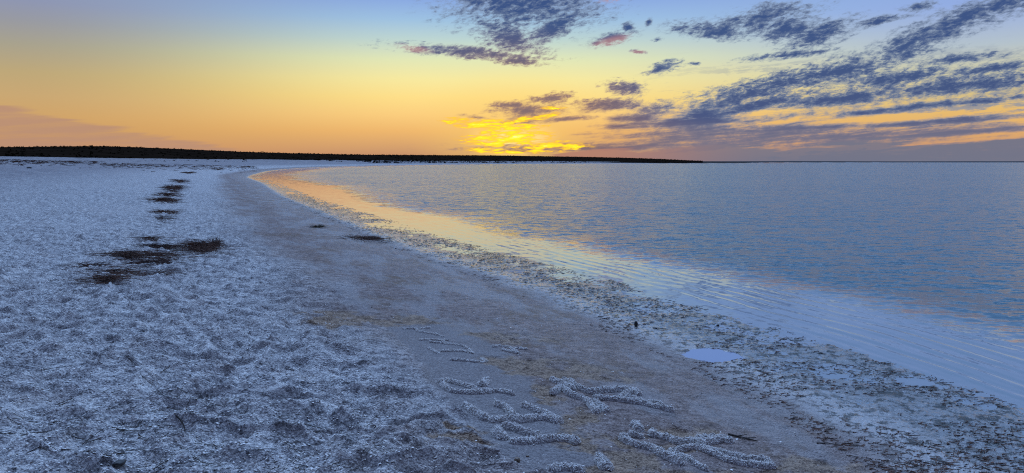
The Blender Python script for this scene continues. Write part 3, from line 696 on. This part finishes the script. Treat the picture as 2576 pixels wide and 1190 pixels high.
def weed(name, px, py, hw, hh_, n, lab, seed, mat=None, thick=.0038, pile=.05, ln=(.18, .55), cat='seaweed', group='heaps of seaweed along the wrack line', tuft=None, upright=.15):
    """heap of dry strands filling an ellipse of the 4000 px photo"""
    r = np.random.RandomState(seed); V = []; Fc = []
    cxy = place(px, py); ex = place(px + hw, py); ey0 = place(px, py + hh_); ey1 = place(px, py - hh_)
    rx = abs(ex[0] - cxy[0]); ry = .5 * math.hypot(ey1[0] - ey0[0], ey1[1] - ey0[1])
    my = ((ey0[0] + ey1[0]) / 2, (ey0[1] + ey1[1]) / 2)
    dirv = np.array([ey1[0] - ey0[0], ey1[1] - ey0[1]]); dirv = dirv / (np.linalg.norm(dirv) + 1e-9)
    ps = []
    while len(ps) < n:
        a = r.uniform(0, 2 * math.pi); q_ = abs(r.normal(0, .60))
        ux = math.cos(a) * q_; uy = math.sin(a) * q_
        gate = float(fbm(np.array([ux * 1.6 + seed * 3.1]), np.array([uy * 3.4]), 3, seed)[0])
        if q_ > 1.6 or r.rand() > float(sst(gate, .34, .58)) + (.12 if upright < .1 else .34): continue
        ps.append((my[0] + math.cos(a) * q_ * rx + dirv[0] * math.sin(a) * q_ * ry, my[1] + dirv[1] * math.sin(a) * q_ * ry, q_))
    ps = np.array(ps); gzv = height(ps[:, 0], ps[:, 1])
    for k in range(n):
        L = r.uniform(*ln) * (.6 + .4 * r.rand()); a = r.normal(0, .55) + (math.pi if r.rand() < .5 else 0)
        z0 = gzv[k] + thick + r.rand() * pile * max(0, 1 - ps[k, 2])
        up = abs(r.normal(0, upright)); c0 = r.normal(0, 1.2)
        pts = []; p_ = np.array([ps[k, 0], ps[k, 1], z0]); 
        for j in range(5):
            pts.append(p_.copy()); st = L / 4
            aa_ = a + c0 * (j / 4 - .5)
            p_ = p_ + np.array([math.cos(aa_) * math.cos(up), math.sin(aa_) * math.cos(up), math.sin(up) * (1 - .6 * j)]) * st
            p_[2] = max(p_[2], gzv[k] - .002)
        tube(V, Fc, pts, thick * r.uniform(.5, 1.1), thick * .3)
    if tuft:
        tx, ty = place(*tuft[:2]); tz = gz(tx, ty)
        for k in range(tuft[2]):
            a = r.uniform(0, 2 * math.pi); e = r.uniform(.15, 1.35); L = r.uniform(.5, 1.0) * tuft[3]
            p0 = np.array([tx + r.normal(0, .04), ty + r.normal(0, .04), tz + r.rand() * .10])
            u = np.array([math.cos(a) * math.cos(e), math.sin(a) * math.cos(e), math.sin(e)])
            pts = [p0, p0 + u * L * .5, p0 + u * L + np.array([0, 0, -.15 * L])]
            tube(V, Fc, pts, thick * .6, thick * .2)
    o = mesh_obj(name, V, Fc, mat or m_weed); centre(o)
    return tag(o, lab, cat, group, 'stuff' if upright < .1 else None)
W = 'seaweed_heap'
weed(W, 780, 985, 95, 22, 620, 'largest dark seaweed heap with a bristling tuft at its right end', 1, pile=.16, tuft=(845, 975, 260, .26), thick=.0042)
weed(W, 625, 978, 75, 12, 330, 'red brown seaweed heap between the tufted heap and the left one', 2, m_weed2, pile=.07)
weed(W, 500, 1015, 115, 12, 340, 'long flat dark seaweed heap left of the tufted heap', 3, pile=.09)
weed(W, 620, 1012, 110, 20, 360, 'loose scattered seaweed between the long flat heap and the tufted heap', 13, pile=.03, upright=.08)
weed(W, 590, 948, 60, 9, 150, 'thin seaweed line just behind the red brown heap', 4, pile=.04)
weed(W, 415, 1122, 80, 12, 170, 'dark seaweed heap lowest on the slope, in front of the others', 5, pile=.08)
weed(W, 345, 1050, 60, 14, 140, 'thin reddish seaweed trail reaching farthest left', 6, m_weed2, pile=.02)
weed(W, 450, 1078, 120, 22, 330, 'sparse seaweed strands between the long heap and the lowest heap', 14, pile=.02, upright=.08)
weed(W, 630, 1088, 60, 8, 80, 'small sparse seaweed patch right of the lowest heap', 7, pile=.03)
weed(W, 640, 790, 88, 8, 300, 'dark seaweed bar, the widest of the rows up the beach', 8, thick=.008, pile=.08, ln=(.3, .8))
weed(W, 655, 768, 62, 8, 240, 'ragged seaweed row just behind the widest bar', 9, thick=.008, pile=.06, ln=(.3, .8))
weed(W, 680, 738, 46, 13, 240, 'narrow seaweed rows near the far end of the wrack line', 10, thick=.010, pile=.05, ln=(.4, 1.1))
weed(W, 640, 838, 66, 17, 220, 'thin seaweed patch in front of the widest bar', 11, thick=.006, pile=.04, ln=(.2, .6))
weed(W, 700, 712, 26, 8, 90, 'small seaweed row at the top of the ladder of rows', 15, thick=.015, pile=.07, ln=(.5, 1.2))
weed(W, 735, 677, 26, 3, 90, 'farthest seaweed dash before the line bends right', 12, thick=.022, pile=.09, ln=(.5, 1.6))
weed(W, 850, 662, 55, 2.2, 110, 'thin dark seaweed line curving away to the right', 16, thick=.025, pile=.10, ln=(.8, 2.2))
weed(W, 668, 752, 62, 30, 240, 'sparse strands joining the ladder of rows into one trail', 21, m_weed2, thick=.007, pile=.02, ln=(.3, .9), upright=.05)
weed(W, 640, 868, 60, 28, 170, 'faint broken strands between the rows and the near heaps', 22, m_weed2, pile=.02, upright=.05)
weed(W, 600, 1045, 140, 34, 420, 'wide thin scatter of reddish strands in front of the tufted heap', 23, m_weed2, pile=.02, upright=.05)
weed(W, 960, 653, 60, 1.6, 90, 'continuation of the thin seaweed line farther along the bend', 24, thick=.025, pile=.08, ln=(.8, 2.4))
weed('algae_mat', 1440, 933, 85, 10, 420, 'black algae mat lying on the damp sand beside the shining margin', 17, thick=.006, pile=.03, ln=(.1, .35), cat='algae', group=None)
weed('algae_mat', 1240, 886, 30, 6, 120, 'small olive algae patch up the beach from the black mat', 18, plain('olive_algae', (.05, .045, .02, 1), (.08, .06, .03, 1)), thick=.007, pile=.02, ln=(.1, .3), cat='algae', group=None)

def litter(n, f_xy, seed, name, lab, mat, thick, ln, cat):
    r = np.random.RandomState(seed); V = []; Fc = []
    xy = f_xy(r, n); zv = height(xy[:, 0], xy[:, 1])
    for k in range(len(xy)):
        a = r.normal(.15, .6); L = r.uniform(*ln); c0 = r.normal(0, .8)
        p_ = np.array([xy[k, 0], xy[k, 1], zv[k] + thick]); pts = [p_.copy()]
        for j in range(3):
            a2 = a + c0 * (j - 1) * .5; p_ = p_ + np.array([math.cos(a2), math.sin(a2), r.normal(0, .08)]) * L / 3
            pts.append(p_.copy())
        tube(V, Fc, pts, thick * r.uniform(.5, 1), thick * .4)
    tag(mesh_obj(name, V, Fc, mat), lab, cat, kind='stuff')
def near_left(r, n):
    v = r.uniform(225, 560, n * 3); rr = EYE * 740 / v * .84; a = r.uniform(-.66, -.18, n * 3)
    x = rr * np.sin(a); y = rr * np.cos(a)
    dn = fbm(x * 1.1, y * 1.1, 3, 131) + .25 * (shore_d(x, y) > 5.6) - .15
    k = (dn > .52); return np.stack([x[k], y[k]], 1)[:n]
litter(1500, near_left, 31, 'wrack_litter', 'fine dark strands and stems strewn over the near left shells', m_twig, .0022, (.03, .13), 'debris')
def back_beach(r, n):
    x = []; 
    for k in range(n):
        px = r.uniform(-50, 1000); py = 620 + 12 * (px / 650) + abs(r.normal(0, 9)) + (10 if px > 400 else 4)
        x.append(place(px, max(py, 634.5 if px > 400 else 622)))
    return np.array(x)
litter(1000, back_beach, 32, 'back_beach_litter', 'dark litter in a long patch near the top of the beach', m_weed, .05, (.2, 1.1), 'debris')
def mats(r, n):
    t = r.rand(n * 5); y = 4.0 + 40 * r.rand(n * 5) ** 2; x = np.interp(y, SHP[:, 1][35:90], SHP[:, 0][35:90]) - r.uniform(-.1, 1.8, n * 5) * (1 + .02 * y)
    d = shore_d(x, y); c = fbm(x * 2.4, y * 2.4, 3, 141); k = (d > -.1) & (d < 1.9) & (c > .46)
    return np.stack([x[k], y[k]], 1)[:n]
litter(8500, mats, 33, 'algae_tufts', 'dark algae tufts dotting the shining wet margin', m_weed, .004, (.02, .07), 'algae')

# single stems big enough to pick out
def twig(p, q_, rad, lab, grp=None, seed=0, side=0):
    r = np.random.RandomState(seed); a = np.array(place(*p)); c = np.array(place(*q_)); V = []; Fc = []
    n = 8; pts = []
    nrm_ = np.array([-(c - a)[1], (c - a)[0]]); bend = r.normal(0, .06)
    for k in range(n):
        t = k / (n - 1); xy = a + (c - a) * t + nrm_ * (bend * math.sin(math.pi * t) + r.normal(0, .008))
        pts.append((xy[0], xy[1], 0))
    pts = np.array(pts); g_ = height(pts[:, 0], pts[:, 1]); ln_ = np.linspace(g_[0], g_[-1], n); pts[:, 2] = ln_ + max(0, float((g_ - ln_).max())) * .45 + rad
    tube(V, Fc, pts, rad, rad * .45, 6)
    for s_ in range(side):
        k = r.randint(2, n - 2); p0 = pts[k]; u = (c - a) / np.linalg.norm(c - a); an = r.choice([-1, 1]) * r.uniform(.4, .9)
        u2 = np.array([u[0] * math.cos(an) - u[1] * math.sin(an), u[0] * math.sin(an) + u[1] * math.cos(an), .1])
        tube(V, Fc, [p0, p0 + u2 * .03, p0 + u2 * .07], rad * .6, rad * .3, 5)
    return tag(centre(mesh_obj('twig', V, Fc, m_twig)), lab, 'twig', grp)
twig((1125, 1671), (1292, 1712), .0035, 'long thin straight twig lying alone on the pale shells left of the letters', 'twigs on the shells', 1, 1)
twig((415, 1700), (530, 1692), .0035, 'dark level twig near the bottom left', 'twigs on the shells', 2)
twig((600, 1845), (735, 1800), .003, 'slanting twig at the bottom edge left of centre', 'twigs on the shells', 3)
twig((355, 1735), (520, 1700), .0028, 'long bowed twig crossing the left foreground', 'twigs on the shells', 4, 2)
twig((118, 1480), (290, 1462), .0028, 'long twig at the far left in the middle of the shell slope', 'twigs on the shells', 5, 1)
twig((640, 1478), (680, 1458), .004, 'short thick twig standing at a slant on the shell slope', 'twigs on the shells', 6)
twig((690, 1680), (725, 1706), .005, 'short stout twig leaning the other way in the foreground', 'twigs on the shells', 7)
twig((0, 1722), (130, 1712), .004, 'dark twig touching the left edge of the picture', 'twigs on the shells', 8)
twig((2845, 1708), (2958, 1738), .008, 'dark forked stick on damp sand right of the curling letter', None, 9, 3)
twig((2550, 1284), (2610, 1290), .006, 'short black stick on the shining wet margin', None, 10)
twig((3190, 1735), (3290, 1750), .004, 'curved thin stick on the damp sand at the lower right', None, 11)
rr_ = random.Random(5); same = 'short dark twig lying among the many on the pale shells at the lower left'
for k in range(64):
    px = rr_.uniform(10, 900) ; py = rr_.uniform(1230, 1840)
    if k % 3: py = rr_.uniform(1560, 1845); px = rr_.uniform(0, 800)
    L = rr_.uniform(25, 85) * (py - 500) / 1100; sl = rr_.gauss(-.12, .22)
    twig((px, py), (px + L, py + L * sl), rr_.uniform(.0018, .0032), same, 'short twigs on the lower left shells', 50 + k)

# ------------------------------------------------------------------ stones
def stone(name, px, py, rad, mat, lab, seed, sz=(1, 1, .7), cat='stone', lift=.3):
    r = np.random.RandomState(seed); import bmesh
    bm = bmesh.new(); bmesh.ops.create_icosphere(bm, subdivisions=3, radius=1.0)
    for v in bm.verts:
        c = v.co; f = 1 + .28 * (float(vnoise(np.array([c.x * 1.7 + seed]), np.array([c.y * 1.7 + c.z * 2.1]), seed)[0]) - .5) + .10 * (float(vnoise(np.array([c.x * 5]), np.array([c.y * 5 + c.z * 4]), seed + 1)[0]) - .5)
        v.co = (c.x * f * rad * sz[0], c.y * f * rad * sz[1], c.z * f * rad * sz[2])
    me = bpy.data.meshes.new(name); bm.to_mesh(me); bm.free(); me.materials.append(mat)
    for p_ in me.polygons: p_.use_smooth = True
    o = bpy.data.objects.new(name, me); C.objects.link(o)
    x, y = place(px, py); o.location = (x, y, gz(x, y) + rad * sz[2] * lift); o.rotation_euler = (r.normal(0, .1), r.normal(0, .1), r.rand() * 6)
    return tag(o, lab, cat)
stone('rock', 2484, 1276, .034, m_rock, 'black rock standing up on the shining wet margin', 1, (.62, .62, 1.15), 'rock', .8)
stone('rock', 2804, 1275, .017, m_rock, 'small black stone near the waterline', 2, (1, 1, .9), 'rock', .7)
stone('pebble', 2020, 1812, .020, m_pebble, 'round brown pebble with a shiny face near the bottom centre', 3, (1, .9, .8), 'pebble', .55)
stone('pebble', 1943, 1781, .014, m_pebble2, 'grey rounded pebble just below the looped letter', 4, (1.2, 1, .7), 'pebble')
stone('pebble', 1944, 1800, .011, m_rock, 'small dark pebble left of the round brown one', 5, (1, 1, .7), 'pebble')
stone('pebble', 1898, 1780, .010, m_pebble2, 'small grey pebble leftmost in the group below the looped letter', 6, (1.2, 1, .6), 'pebble')
stone('pebble', 2060, 1795, .009, m_pebble, 'tiny reddish pebble right of the round brown one', 7, (1.1, 1, .7), 'pebble')
stone('rock', 470, 1843, .026, m_rock, 'dark lump half buried at the bottom left', 8, (1.5, 1, .6), 'rock')
stone('rock', 115, 659, .16, m_rock, 'lone dark lump far off on the left of the pale beach', 9, (1.8, 1, .6), 'rock')
